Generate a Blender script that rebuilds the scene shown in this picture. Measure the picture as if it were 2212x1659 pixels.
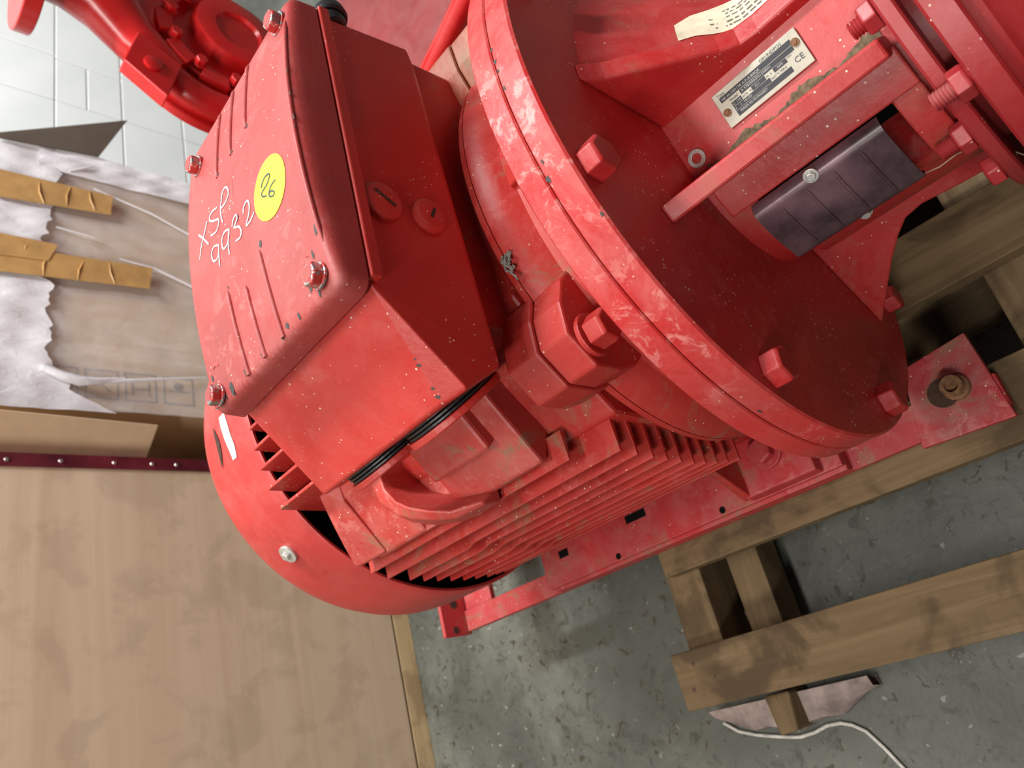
import bpy, bmesh, math, random
from mathutils import Vector, Matrix
random.seed(7)
for o in list(bpy.data.objects): bpy.data.objects.remove(o)
scene = bpy.context.scene
COL = scene.collection
K = 0.0012            # metres per model unit
Z0 = 354.0            # model height of the floor
def W(p): return Vector((p[0]*K, p[1]*K, (p[2]+Z0)*K))

# ------------------------------------------------------------ camera
cam = bpy.data.cameras.new('camera'); cam_o = bpy.data.objects.new('camera', cam); COL.objects.link(cam_o)
CR = ((0.633546, -0.238186, -0.73613), (-0.454159, -0.88476, -0.104591), (-0.626386, 0.400583, -0.66871))
CP = W((181.5915, -339.2991, 494.6628))
m = Matrix.Identity(4)
for i in range(3):
    m[i][0] = CR[0][i]; m[i][1] = -CR[1][i]; m[i][2] = -CR[2][i]; m[i][3] = CP[i]
cam_o.matrix_world = m
cam.sensor_fit = 'HORIZONTAL'; cam.sensor_width = 36.0; cam.lens = 36.0*1653.5/2212.0
cam.clip_start = 0.01; cam.clip_end = 60
cam.dof.use_dof = True; cam.dof.focus_distance = 0.62; cam.dof.aperture_fstop = 9.0
scene.camera = cam_o

# ------------------------------------------------------------ light
world = bpy.data.worlds.new('world'); scene.world = world; world.use_nodes = True
bg = world.node_tree.nodes['Background']; bg.inputs[0].default_value = (1.0, 0.98, 0.95, 1); bg.inputs[1].default_value = 0.18
def area(name, loc, target, sx, sy, power, color):
    l = bpy.data.lights.new(name, 'AREA'); l.shape = 'RECTANGLE'; l.size = sx; l.size_y = sy; l.energy = power; l.color = color
    o = bpy.data.objects.new(name, l); COL.objects.link(o); o.location = W(loc)
    d = (W(target)-W(loc)); o.rotation_euler = d.to_track_quat('-Z', 'Y').to_euler()
    return o
area('ceiling_lamp_main', (-380, -400, 2300), (-380, -340, 0), 0.25, 1.3, 52, (1.0, 0.955, 0.90))
area('ceiling_lamp_side', (260, -1700, 2000), (-250, -300, 0), 1.3, 0.25, 58, (1.0, 0.955, 0.90))
area('wall_fill_light', (-400, 1150, 2300), (-900, 1100, 0), 0.25, 1.3, 185, (0.97, 0.99, 1.0))  # added fill light that brightens the back wall
vs = scene.view_settings
vs.view_transform = 'Standard'; vs.look = 'None'; vs.gamma = 1.0; vs.use_curve_mapping = False; vs.exposure = -0.21

# ------------------------------------------------------------ materials
MATS = {}
def nt(name):
    mt = bpy.data.materials.new(name); mt.use_nodes = True
    n = mt.node_tree.nodes; b = n['Principled BSDF']
    MATS[name] = mt
    return mt, n, mt.node_tree.links, b
def noise(n, l, vec, scale, detail=4, rough=0.6, dist=0.0):
    t = n.new('ShaderNodeTexNoise'); t.inputs['Scale'].default_value = scale; t.inputs['Detail'].default_value = detail
    t.inputs['Roughness'].default_value = rough; t.inputs['Distortion'].default_value = dist
    l.new(vec, t.inputs['Vector']); return t.outputs['Fac']
def ramp(n, l, fac, stops):
    r = n.new('ShaderNodeValToRGB'); e = r.color_ramp.elements
    while len(e) > 1: e.remove(e[-1])
    e[0].position = stops[0][0]; e[0].color = stops[0][1]
    for p, c in stops[1:]:
        x = e.new(p); x.color = c
    l.new(fac, r.inputs[0]); return r.outputs[0]
def g(v): return (v, v, v, 1)
def c3(r, gg, b): return (r, gg, b, 1)
def mix(n, l, fac, a, b):
    x = n.new('ShaderNodeMix'); x.data_type = 'RGBA'
    if isinstance(fac, float): x.inputs[0].default_value = fac
    else: l.new(fac, x.inputs[0])
    for i, v in ((6, a), (7, b)):
        if isinstance(v, tuple): x.inputs[i].default_value = v
        else: l.new(v, x.inputs[i])
    return x.outputs[2]
def coords(n, l, scale=(1, 1, 1), kind='Object'):
    t = n.new('ShaderNodeTexCoord'); mp = n.new('ShaderNodeMapping'); mp.inputs['Scale'].default_value = scale
    l.new(t.outputs[kind], mp.inputs[0]); return mp.outputs[0]
def bump(n, l, h, b, strength, dist=0.001):
    x = n.new('ShaderNodeBump'); x.inputs['Strength'].default_value = strength; x.inputs['Distance'].default_value = dist
    l.new(h, x.inputs['Height']); l.new(x.outputs[0], b.inputs['Normal'])
def red(name, base=(0.52, 0.022, 0.02), dust=0.35, specks=True, rough=0.42, grime=0.0, bmp=0.25, dustc=(0.62, 0.20, 0.17), chips=0.0, bscale=90, flake=0.0):
    mt, n, l, b = nt(name); v = coords(n, l)
    f = noise(n, l, v, 9, 5)
    dark = tuple(c*0.78 for c in base)+(1,); lite = tuple(min(1, c*1.12) for c in base)+(1,)
    col = ramp(n, l, f, [(0.3, dark), (0.7, lite)])
    d0 = ramp(n, l, noise(n, l, v, 16, 8, 0.72, 0.6), [(0.40, g(0)), (0.72, g(dust))])
    geo = n.new('ShaderNodeNewGeometry'); sx = n.new('ShaderNodeSeparateXYZ'); l.new(geo.outputs['Normal'], sx.inputs[0])
    up = ramp(n, l, sx.outputs[2], [(0.0, g(0.18)), (0.35, g(0.45)), (0.85, g(1))])
    dm = n.new('ShaderNodeMath'); dm.operation = 'MULTIPLY'; l.new(d0, dm.inputs[0]); l.new(up, dm.inputs[1]); d = dm.outputs[0]
    if flake:
        fk = ramp(n, l, noise(n, l, v, 48, 9, 0.75, 0.5), [(0.53, g(0)), (0.60, g(flake))])
        fk2 = ramp(n, l, noise(n, l, v, 7, 3), [(0.42, g(0)), (0.6, g(1))])
        fn_ = n.new('ShaderNodeMath'); fn_.operation = 'MULTIPLY'; l.new(fk, fn_.inputs[0]); l.new(fk2, fn_.inputs[1])
        fm_ = n.new('ShaderNodeMath'); fm_.operation = 'MULTIPLY'; l.new(fn_.outputs[0], fm_.inputs[0]); l.new(up, fm_.inputs[1])
        col = mix(n, l, fm_.outputs[0], col, (0.68, 0.30, 0.27, 1))
    col = mix(n, l, d, col, dustc+(1,))
    if grime:
        gm = ramp(n, l, noise(n, l, v, 17, 8, 0.72, 0.9), [(0.55, g(0)), (0.66, g(grime))])
        col = mix(n, l, gm, col, (0.21, 0.135, 0.075, 1))
    if specks:
        vo = n.new('ShaderNodeTexVoronoi'); vo.inputs['Scale'].default_value = 290; l.new(v, vo.inputs['Vector'])
        s = n.new('ShaderNodeMath'); s.operation = 'MULTIPLY'; sep = n.new('ShaderNodeSeparateColor'); l.new(vo.outputs['Color'], sep.inputs[0])
        th = ramp(n, l, sep.outputs[0], [(0.84, g(0)), (0.85, g(0.4)), (1.0, g(1.15))])
        mm = n.new('ShaderNodeMath'); mm.operation = 'MULTIPLY'; l.new(th, mm.inputs[0]); mm.inputs[1].default_value = 0.22
        lt = n.new('ShaderNodeMath'); lt.operation = 'LESS_THAN'; l.new(vo.outputs['Distance'], lt.inputs[0]); l.new(mm.outputs[0], lt.inputs[1])
        cl = ramp(n, l, noise(n, l, v, 11, 3), [(0.46, g(0)), (0.60, g(0.95))])
        l.new(lt.outputs[0], s.inputs[0]); l.new(cl, s.inputs[1])
        col = mix(n, l, s.outputs[0], col, (0.75, 0.66, 0.52, 1))
    if chips:
        cm = ramp(n, l, noise(n, l, v, 60, 3, 0.5, 0.4), [(0.735, g(0)), (0.745, g(chips))])
        col = mix(n, l, cm, col, (0.045, 0.05, 0.045, 1))
    l.new(col, b.inputs['Base Color'])
    rr = ramp(n, l, d, [(0, g(rough)), (1, g(0.8))]); l.new(rr, b.inputs['Roughness'])
    bump(n, l, noise(n, l, v, bscale, 5, 0.6), b, bmp, 0.0012)
    b.inputs['Specular IOR Level'].default_value = 0.5
    return mt
red('red_lid', (0.34, 0.034, 0.030), dust=0.5, rough=0.50, dustc=(0.36, 0.12, 0.11), bmp=0.3, bscale=170, flake=0.2)
red('red_box', (0.47, 0.022, 0.016), dust=0.26, rough=0.40, bmp=0.25, bscale=190, dustc=(0.55, 0.15, 0.12), flake=0.12)
red('red_motor', (0.41, 0.020, 0.015), dust=0.28, rough=0.44, grime=0.65, dustc=(0.50, 0.14, 0.11), flake=0.15)
red('red_shoulder', (0.42, 0.032, 0.024), dust=0.55, rough=0.48, grime=0.95, dustc=(0.50, 0.17, 0.14), flake=0.3)
red('red_fan', (0.49, 0.038, 0.034), dust=0.32, rough=0.44, specks=False, dustc=(0.54, 0.15, 0.13), flake=0.1)
red('red_flange', (0.45, 0.020, 0.019), dust=0.45, rough=0.40, bmp=0.4, dustc=(0.58, 0.20, 0.18), flake=0.75)
red('red_lantern', (0.41, 0.015, 0.015), dust=0.5, rough=0.40, grime=0.3, bmp=0.55, bscale=60, dustc=(0.48, 0.13, 0.12), flake=0.15)
red('red_pump', (0.33, 0.018, 0.021), dust=0.3, rough=0.40, bmp=0.3, dustc=(0.42, 0.12, 0.12))
red('red_base', (0.42, 0.024, 0.028), dust=0.55, rough=0.48, grime=0.6, dustc=(0.42, 0.15, 0.14), flake=0.2)
red('red_worn', (0.36, 0.022, 0.03), dust=1.0, rough=0.6, grime=0.95, dustc=(0.34, 0.15, 0.13), flake=0.5)
red('red_grimy', (0.30, 0.065, 0.04), dust=0.8, rough=0.35, grime=0.9, dustc=(0.36, 0.22, 0.12))
red('red_far', (0.52, 0.010, 0.011), dust=0.12, specks=False, rough=0.26, bmp=0.12)
red('red_far_dull', (0.20, 0.018, 0.018), dust=0.6, specks=False, rough=0.5, dustc=(0.22, 0.07, 0.065))
def plain(name, col, rough=0.6, metal=0.0, var=0.15, scale=30, bmp=0.1, spec=0.5):
    mt, n, l, b = nt(name); v = coords(n, l)
    f = noise(n, l, v, scale, 5)
    l.new(ramp(n, l, f, [(0.3, tuple(c*(1-var) for c in col)+(1,)), (0.7, tuple(min(1, c*(1+var)) for c in col)+(1,))]), b.inputs['Base Color'])
    b.inputs['Roughness'].default_value = rough; b.inputs['Metallic'].default_value = metal; b.inputs['Specular IOR Level'].default_value = spec
    if bmp: bump(n, l, noise(n, l, v, scale*5, 4), b, bmp, 0.0006)
    return mt
plain('black_hole', (0.004, 0.004, 0.004), 0.9, bmp=0, spec=0.1)
plain('rubber', (0.012, 0.012, 0.012), 0.45, bmp=0.2)
plain('chip_grey', (0.030, 0.034, 0.030), 0.6)
plain('chalk', (0.85, 0.78, 0.80), 0.9, var=0.1)
plain('ink', (0.02, 0.035, 0.05), 0.5)
plain('sticker_yellow', (0.90, 0.86, 0.02), 0.55, var=0.04, bmp=0.05)
plain('zinc', (0.62, 0.60, 0.60), 0.28, 1.0, var=0.25, scale=120)
def zinc_painted():
    mt, n, l, b = nt('zinc_painted'); v = coords(n, l)
    f = ramp(n, l, noise(n, l, v, 170, 3, 0.5, 0.6), [(0.50, g(0)), (0.54, g(1))])
    l.new(mix(n, l, f, (0.50, 0.48, 0.47, 1), (0.45, 0.035, 0.03, 1)), b.inputs['Base Color'])
    inv = n.new('ShaderNodeMath'); inv.operation = 'SUBTRACT'; inv.inputs[0].default_value = 1.0; l.new(f, inv.inputs[1]); l.new(inv.outputs[0], b.inputs['Metallic'])
    b.inputs['Roughness'].default_value = 0.34
zinc_painted()
plain('zinc_dull', (0.60, 0.60, 0.56), 0.45, 0.7, var=0.2, scale=80)
plain('rust', (0.20, 0.10, 0.045), 0.85, var=0.5, scale=160, bmp=0.5)
plain('rust_dark', (0.055, 0.028, 0.016), 0.9, var=0.4, scale=120, bmp=0.5)
plain('paper', (0.72, 0.70, 0.60), 0.9, var=0.06)
plain('label_paper', (0.66, 0.60, 0.44), 0.8, var=0.25, scale=50)
plain('plate_metal', (0.33, 0.31, 0.25), 0.5, 0.25, var=0.12, scale=60)
plain('plate_black', (0.012, 0.014, 0.019), 0.6)
plain('plate_text', (0.36, 0.35, 0.33), 0.5)
plain('guard', (0.095, 0.052, 0.062), 0.34, 0.2, var=0.7, scale=22, bmp=0.25)
plain('dirt', (0.13, 0.095, 0.055), 0.95, var=0.6, scale=220, bmp=0.8)
plain('lint', (0.20, 0.19, 0.16), 0.95, var=0.5, scale=400)
plain('twine', (0.50, 0.48, 0.44), 0.9, var=0.3, scale=100)
plain('film_grey', (0.26, 0.20, 0.18), 0.35, var=0.5, scale=30)
plain('tape', (0.46, 0.27, 0.10), 0.30, var=0.18, scale=25, bmp=0.4)
plain('print_grey', (0.16, 0.13, 0.12), 0.9)
plain('trim_red', (0.13, 0.018, 0.028), 0.22, 0.4, var=0.6, scale=14)
plain('nail', (0.75, 0.72, 0.70), 0.3, 1.0)
plain('nail_dark', (0.07, 0.035, 0.03), 0.7)
plain('cardboard', (0.50, 0.35, 0.21), 0.85, var=0.12, scale=12)
plain('cardboard_dark', (0.10, 0.075, 0.055), 0.85, var=0.15, scale=12)
plain('mortar', (0.62, 0.63, 0.60), 0.9, var=0.12)
plain('dark_wall', (0.13, 0.13, 0.125), 0.9)
plain('fibre', (0.42, 0.30, 0.20), 0.8)
def wood(name, cols, axis, sc=1.0, rough=0.75, dirt=0.4):
    mt, n, l, b = nt(name)
    s = [60*sc, 60*sc, 60*sc]; s[axis] = 3.0*sc
    v = coords(n, l, tuple(s)); v2 = coords(n, l)
    f = noise(n, l, v, 1.0, 6, 0.65, 0.8)
    col = ramp(n, l, f, [(0.25, cols[0]+(1,)), (0.5, cols[1]+(1,)), (0.75, cols[2]+(1,))])
    d = ramp(n, l, noise(n, l, v2, 9, 4, 0.6, 0.5), [(0.50, g(0)), (0.60, g(dirt))])
    col = mix(n, l, d, col, tuple(c*0.50 for c in cols[0])+(1,))
    l.new(col, b.inputs['Base Color']); b.inputs['Roughness'].default_value = rough
    b.inputs['Specular IOR Level'].default_value = 0.3
    bump(n, l, f, b, 0.35, 0.0012)
    return mt
PC = ((0.100, 0.064, 0.030), (0.155, 0.102, 0.050), (0.212, 0.146, 0.076))
wood('pallet_x', PC, 0, dirt=0.7); wood('pallet_y', PC, 1, dirt=0.6)
wood('plywood', ((0.46, 0.325, 0.215), (0.52, 0.38, 0.26), (0.57, 0.435, 0.31)), 1, 0.22, 0.6, 0.22)
wood('crate_plank', ((0.40, 0.27, 0.13), (0.52, 0.37, 0.20), (0.58, 0.44, 0.26)), 1, 1.0, 0.7, 0.5)
def white_wall():
    mt, n, l, b = nt('white_block'); v = coords(n, l)
    l.new(ramp(n, l, noise(n, l, v, 5, 5), [(0.3, c3(0.80, 0.815, 0.80)), (0.7, c3(0.87, 0.88, 0.865))]), b.inputs['Base Color'])
    b.inputs['Roughness'].default_value = 0.6; bump(n, l, noise(n, l, v, 60, 5), b, 0.2, 0.002)
white_wall()
def concrete():
    mt, n, l, b = nt('concrete'); v = coords(n, l)
    col = ramp(n, l, noise(n, l, v, 2.6, 7, 0.62, 0.4), [(0.32, c3(0.053, 0.056, 0.046)), (0.5, c3(0.094, 0.099, 0.083)), (0.68, c3(0.154, 0.156, 0.126))])
    m0 = ramp(n, l, noise(n, l, v, 9, 6, 0.7, 1.0), [(0.52, g(0)), (0.70, g(0.65))])
    col = mix(n, l, m0, col, c3(0.040, 0.040, 0.032))
    m1 = ramp(n, l, noise(n, l, v, 34, 5, 0.75, 0.8), [(0.54, g(0)), (0.66, g(0.75))])
    col = mix(n, l, m1, col, c3(0.038, 0.038, 0.029))
    m2 = ramp(n, l, noise(n, l, v, 52, 3, 0.55, 0.9), [(0.635, g(0)), (0.66, g(0.9))])
    col = mix(n, l, m2, col, c3(0.040, 0.033, 0.016))
    m3 = ramp(n, l, noise(n, l, v, 70, 2, 0.5, 0.3), [(0.70, g(0)), (0.72, g(0.8))])
    col = mix(n, l, m3, col, c3(0.232, 0.238, 0.204))
    l.new(col, b.inputs['Base Color']); b.inputs['Roughness'].default_value = 0.5
    bump(n, l, noise(n, l, v, 120, 5), b, 0.25, 0.002)
concrete()
def film():
    mt, n, l, b = nt('plastic_film'); v = coords(n, l)
    b.inputs['Base Color'].default_value = c3(0.82, 0.79, 0.77); b.inputs['Roughness'].default_value = 0.3
    a = ramp(n, l, noise(n, l, coords(n, l, (1, 9, 3.5)), 1.3, 3, 0.5, 1.0), [(0.30, g(0.22)), (0.75, g(0.50))])
    l.new(a, b.inputs['Alpha']); bump(n, l, noise(n, l, v, 12, 3, 0.5, 1.0), b, 0.4, 0.004)
    mt2, n, l, b = nt('plastic_film_double'); v = coords(n, l)
    b.inputs['Base Color'].default_value = c3(0.84, 0.83, 0.86); b.inputs['Roughness'].default_value = 0.22
    b.inputs['Alpha'].default_value = 0.80; bump(n, l, noise(n, l, coords(n, l, (1, 2.2, 0.8)), 22, 4, 0.6, 1.2), b, 0.5, 0.004)
film()
def tape_clear():
    mt, n, l, b = nt('clear_plastic'); v = coords(n, l)
    b.inputs['Base Color'].default_value = c3(0.62, 0.50, 0.33); b.inputs['Roughness'].default_value = 0.2; b.inputs['Alpha'].default_value = 0.55
    bump(n, l, noise(n, l, v, 80, 4, 0.6, 1.2), b, 0.8, 0.003)
tape_clear()

# ------------------------------------------------------------ mesh building
class MB:
    def __init__(s): s.v = []; s.f = []
    def add(s, vs, fs):
        o = len(s.v); s.v += [tuple(p) for p in vs]; s.f += [tuple(i+o for i in q) for q in fs]; return s
    def box(s, x0, x1, y0, y1, z0, z1):
        return s.add([(x0,y0,z0),(x1,y0,z0),(x1,y1,z0),(x0,y1,z0),(x0,y0,z1),(x1,y0,z1),(x1,y1,z1),(x0,y1,z1)],
                     [(3,2,1,0),(4,5,6,7),(0,1,5,4),(1,2,6,5),(2,3,7,6),(3,0,4,7)])
    def prism(s, poly, a0, a1, ax=0):
        n = len(poly)
        def P(u, w, a): return (a, u, w) if ax == 0 else ((u, a, w) if ax == 1 else (u, w, a))
        vs = [P(u, w, a0) for u, w in poly]+[P(u, w, a1) for u, w in poly]
        fs = [tuple(range(n)), tuple(range(2*n-1, n-1, -1))]+[(i, n+i, n+(i+1) % n, (i+1) % n) for i in range(n)]
        return s.add(vs, fs)
    def hull(s, pts):
        bm = bmesh.new()
        for p in pts: bm.verts.new(p)
        bmesh.ops.convex_hull(bm, input=bm.verts)
        bmesh.ops.dissolve_limit(bm, angle_limit=0.02, verts=bm.verts, edges=bm.edges)
        bm.verts.index_update()
        vs = [v.co[:] for v in bm.verts if v.link_faces]; idx = {}
        for v in bm.verts:
            if v.link_faces: idx[v.index] = len(idx)
        s.add(vs, [[idx[v.index] for v in f.verts] for f in bm.faces]); bm.free(); return s
    def lathe(s, prof, n=96, c=(0, 0), a0=0, a1=360, closed=False):
        full = abs(a1-a0-360) < 1e-6; k = n if full else n+1
        vs = []
        for x, r in prof:
            for i in range(k):
                a = math.radians(a0+(a1-a0)*i/n); vs.append((x, c[0]+r*math.cos(a), c[1]+r*math.sin(a)))
        fs = []; m = len(prof)
        for j in range(m if closed else m-1):
            for i in range(n):
                p = j*k+i; q = j*k+(i+1) % k; j2 = (j+1) % m; r_ = j2*k+(i+1) % k; t = j2*k+i
                fs.append((p, t, r_, q))
        if closed and not full:
            fs.append(tuple(j*k for j in range(m))); fs.append(tuple(j*k+k-1 for j in range(m-1, -1, -1)))
        return s.add(vs, fs)
    def cyl(s, p0, p1, r, n=24, r2=None, rot=0.0):
        p0 = Vector(p0); p1 = Vector(p1); d = (p1-p0).normalized()
        u = d.orthogonal().normalized() if abs(d.x) < 0.99 else Vector((0, 0, 1)); w = d.cross(u); r2 = r if r2 is None else r2
        vs = []
        for p, rr in ((p0, r), (p1, r2)):
            for i in range(n):
                a = 2*math.pi*i/n+rot; vs.append(p+(u*math.cos(a)+w*math.sin(a))*rr)
        return s.add(vs, [tuple(range(n-1, -1, -1)), tuple(range(n, 2*n))]+[(i, (i+1) % n, n+(i+1) % n, n+i) for i in range(n)])
    def tube(s, path, r, n=10, caps=True, squash=None):
        path = [Vector(p) for p in path]; rings = []; up = None
        for i, p in enumerate(path):
            t = (path[min(i+1, len(path)-1)]-path[max(i-1, 0)]).normalized()
            if up is None: up = t.orthogonal().normalized()
            up = (up-t*up.dot(t)).normalized(); w = t.cross(up); rr = r[i] if isinstance(r, (list, tuple)) else r
            rings.append([p+(up*math.cos(2*math.pi*k/n)+w*math.sin(2*math.pi*k/n))*rr for k in range(n)])
        vs = [q for ring in rings for q in ring]; fs = []
        for j in range(len(rings)-1):
            for i in range(n): fs.append((j*n+i, j*n+(i+1) % n, (j+1)*n+(i+1) % n, (j+1)*n+i))
        if caps: fs += [tuple(range(n-1, -1, -1)), tuple(range(len(vs)-n, len(vs)))]
        return s.add(vs, fs)
    def ribbon(s, path, width, nrm):          # flat stroke lying on a surface
        path = [Vector(p) for p in path]; vs = []; nrm = Vector(nrm)
        for i, p in enumerate(path):
            t = (path[min(i+1, len(path)-1)]-path[max(i-1, 0)]).normalized(); w = t.cross(nrm).normalized()*width/2
            vs += [p-w, p+w]
        return s.add(vs, [(2*i, 2*i+1, 2*i+3, 2*i+2) for i in range(len(path)-1)])
    def mesh(s, name, smooth=None, conv=True):
        me = bpy.data.meshes.new(name)
        me.from_pydata([W(p) if conv else Vector(p)*K for p in s.v], [], s.f); me.update()
        bm = bmesh.new(); bm.from_mesh(me); bmesh.ops.recalc_face_normals(bm, faces=bm.faces); bm.to_mesh(me); bm.free()
        if smooth:
            me.polygons.foreach_set('use_smooth', [True]*len(me.polygons)); me.set_sharp_from_angle(angle=math.radians(smooth))
        return me
WORLD = {}
def empty(name, label, cat, loc, group=None, kind=None):
    o = bpy.data.objects.new(name, None); COL.objects.link(o); o.empty_display_size = 0.05
    o.location = W(loc); WORLD[o.name] = Matrix.Translation(W(loc)); o['label'] = label; o['category'] = cat
    if group: o['group'] = group
    return o
def link(name, me, mat, parent=None, M=None, bev=0, seg=2, label=None):
    o = bpy.data.objects.new(name, me); COL.objects.link(o)
    if mat and not me.materials: me.materials.append(MATS[mat])
    M = M or Matrix.Identity(4)
    if parent:
        o.parent = parent; o.matrix_parent_inverse = WORLD[parent.name].inverted()
    o.matrix_basis = M; WORLD[o.name] = M
    if bev:
        b = o.modifiers.new('bevel', 'BEVEL'); b.width = bev*K; b.segments = seg; b.limit_method = 'ANGLE'; b.angle_limit = math.radians(30)
    if label: o['label'] = label
    return o
def part(name, mb, mat, parent=None, bev=0, smooth=None, label=None, seg=2):
    return link(name, mb.mesh(name, smooth), mat, parent, None, bev, seg, label)
def tag(o, label, cat, group=None):
    o['label'] = label; o['category'] = cat
    if group: o['group'] = group
    return o
def struct(name, mb, mat, bev=0):
    o = part(name, mb, mat, None, bev); o['kind'] = 'structure'; return o
def place(loc, direction=(1, 0, 0), spin=0.0):
    q = Vector(direction).to_track_quat('Z', 'Y'); return Matrix.Translation(W(loc)) @ q.to_matrix().to_4x4() @ Matrix.Rotation(spin, 4, 'Z')
# hex bolt: local z is its axis, seat at z = 0
def hexbolt_mesh(name, af, h, washer=0, wr=0):
    b = MB(); r = af/math.sqrt(3); z = 0
    if washer: b.cyl((0, 0, 0), (0, 0, washer), wr, 28); z = washer
    prof = [(z, 1.0), (z+h*0.85, 1.0), (z+h, 0.86)]
    vs = [(r*f*math.cos(math.pi/3*i), r*f*math.sin(math.pi/3*i), zz) for zz, f in prof for i in range(6)]
    fs = [tuple(range(5, -1, -1)), tuple(range(12, 18))]+[(j*6+i, j*6+(i+1) % 6, (j+1)*6+(i+1) % 6, (j+1)*6+i) for j in range(2) for i in range(6)]
    b.add(vs, fs); return b.mesh(name, None, conv=False)
def text_mesh(s, size):
    c = bpy.data.curves.new('lettering', 'FONT'); c.body = s; c.size = size*K; c.resolution_u = 2; c.align_x = 'LEFT'
    o = bpy.data.objects.new('lettering', c); COL.objects.link(o)
    me = bpy.data.meshes.new_from_object(o); bpy.data.objects.remove(o); bpy.data.curves.remove(c); return me
def pol(r, th): return (r*math.cos(math.radians(th)), r*math.sin(math.radians(th)))
def lerp(x, pts):
    if x <= pts[0][0]: return pts[0][1]
    for (a, b), (c, d) in zip(pts, pts[1:]):
        if x <= c: return b+(d-b)*(x-a)/(c-a)
    return pts[-1][1]
CHALK= [[(-227.6, 17.9), (-232.9, 11.7), (-238.2, 6.9), (-243.8, -2.6)], [(-242.8, 17.4), (-235.5, 9.3), (-227.8, -1.0)], [(-210.2, 17.1), (-219.3, 19.6), (-223.3, 16.9), (-218.9, 11.8), (-209.7, 6.8), (-209.7, 3.3), (-213.2, 0.3), (-218.7, 0.9), (-223.3, 3.1)], [(-203.6, -0.5), (-205.4, 7.8), (-204.3, 14.0), (-202.3, 18.1), (-200.4, 22.3), (-195.4, 22.7), (-191.9, 18.4), (-191.9, 14.2), (-195.7, 11.6), (-200.6, 11.1), (-204.0, 11.6)], [(-213.3, -11.9), (-220.1, -8.4), (-225.1, -11.1), (-223.4, -17.7), (-217.6, -19.6), (-214.5, -16.4), (-213.3, -11.9), (-214.8, -19.5), (-215.9, -26.6)], [(-196.1, -11.3), (-202.2, -8.9), (-207.6, -11.2), (-208.1, -18.1), (-202.6, -19.9), (-198.2, -16.4), (-196.1, -11.3), (-199.9, -19.8), (-200.5, -27.9)], [(-191.7, -12.4), (-188.7, -8.7), (-184.7, -8.3), (-183.7, -11.7), (-187.6, -14.1), (-189.2, -15.0), (-182.6, -19.0), (-181.1, -24.0), (-183.8, -26.5), (-189.7, -25.0)], [(-174.9, -14.3), (-173.1, -10.4), (-167.9, -9.7), (-166.1, -14.3), (-168.4, -19.7), (-173.7, -24.5), (-167.2, -25.1), (-162.2, -23.0)]]
NUM= [[(-148.4, -15.1), (-147.1, -12.9), (-142.6, -11.3), (-137.8, -12.6), (-137.3, -14.9), (-141.5, -17.3), (-147.0, -18.1), (-149.5, -18.7), (-148.2, -21.8), (-144.3, -23.9)], [(-131.7, -21.8), (-137.3, -21.8), (-140.9, -24.0), (-140.9, -27.1), (-137.2, -29.3), (-135.4, -28.2), (-137.9, -25.1), (-140.6, -24.8)]]
CHIPS= [(-210.4, -46.8, 2.0), (-211.9, -58.9, 3.0), (-126.5, -99.4, 3.0), (-120.2, -107.7, 3.5), (-158.2, -104.5, 3.0), (-144.7, -106.8, 2.5), (-166.1, -105.1, 4.5), (-192.0, -105.1, 3.0), (-215.4, -105.0, 4.0), (-256.6, -87.4, 3.5), (-236.2, -105.5, 7.0), (-246.0, -108.3, 3.5), (-262.1, -109.8, 3.0), (-206.8, 57.2, 2.5), (-206.7, 43.6, 2.5), (-183.4, 44.1, 2.5), (-104.8, -54.3, 2.5), (-106.6, -75.1, 4.5), (-162.1, -45.9, 3.0), (-115.2, -85.4, 4.0), (-103.9, 70.1, 4.0), (-103.1, 39.3, 4.0), (-101.5, 28.2, 2.0), (-101.6, 19.0, 3.0), (-102.6, 0.9, 3.5), (-102.5, -6.2, 3.5), (-160.0, 46.3, 3.0)]
RIMCHIPS = [(-17.6, 86.0, 1.0), (-17.4, 88.5, 1.3), (-17.4, 90.5, 1.0), (-17.2, 93.9, 1.2), (-15.3, 107.5, 1.1), (-17.6, 110.0, 1.7), (-1.8, 118.7, 1.2), (-15.1, 157.6, 1.2)]

# ============================================================ SETTING
floor = struct('floor', MB().box(-2600, 2600, -2600, 3000, -374, -354), 'concrete')
wall = struct('wall_back', MB().box(-1560, -1506, -2600, 3000, -354, 2300), 'mortar')
struct('wall_front', MB().box(1500, 1550, -2600, 3000, -354, 2500), 'dark_wall')
struct('ceiling', MB().box(-1560, 1550, -2600, 3000, 2420, 2460), 'dark_wall')
blk = {}
def block(y0, y1, z0, z1):
    w, h = round(y1-y0), round(z1-z0)
    if (w, h) not in blk:
        blk[(w, h)] = MB().box(-6, 8, -w/2+1.2, w/2-1.2, -h/2+1.2, h/2-1.2).mesh('block', None, conv=False)
    o = link('block', blk[(w, h)], 'white_block', wall, Matrix.Translation(W((-1506+random.uniform(-1, .6), (y0+y1)/2, (z0+z1)/2))), 2.2, 2)
beds = [112+165*k for k in range(-3, 5)]; beds[0] = -354
for k in range(len(beds)-1):
    z0, z1 = beds[k], beds[k+1]
    for j in range(5): block(1412-330*(j+1), 1412-330*j, z0, z1)
    if k == 2:
        block(1412, 1566, z0, 35); block(1412, 1566, 35, z1); y = 1566
    else: y = 1412+(165 if k % 2 else 330) if k != 1 else 1412+165; block(1412, y, z0, z1)
    while y < 2500: block(y, y+330, z0, z1); y += 330

# ============================================================ PUMP SET (motor, lantern, pump, base frame)
ps = empty('pump_set', 'red electric motor bolted to a pump on a steel base, with a yellow 26 sticker', 'pump', (-200, 0, -237))

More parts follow.
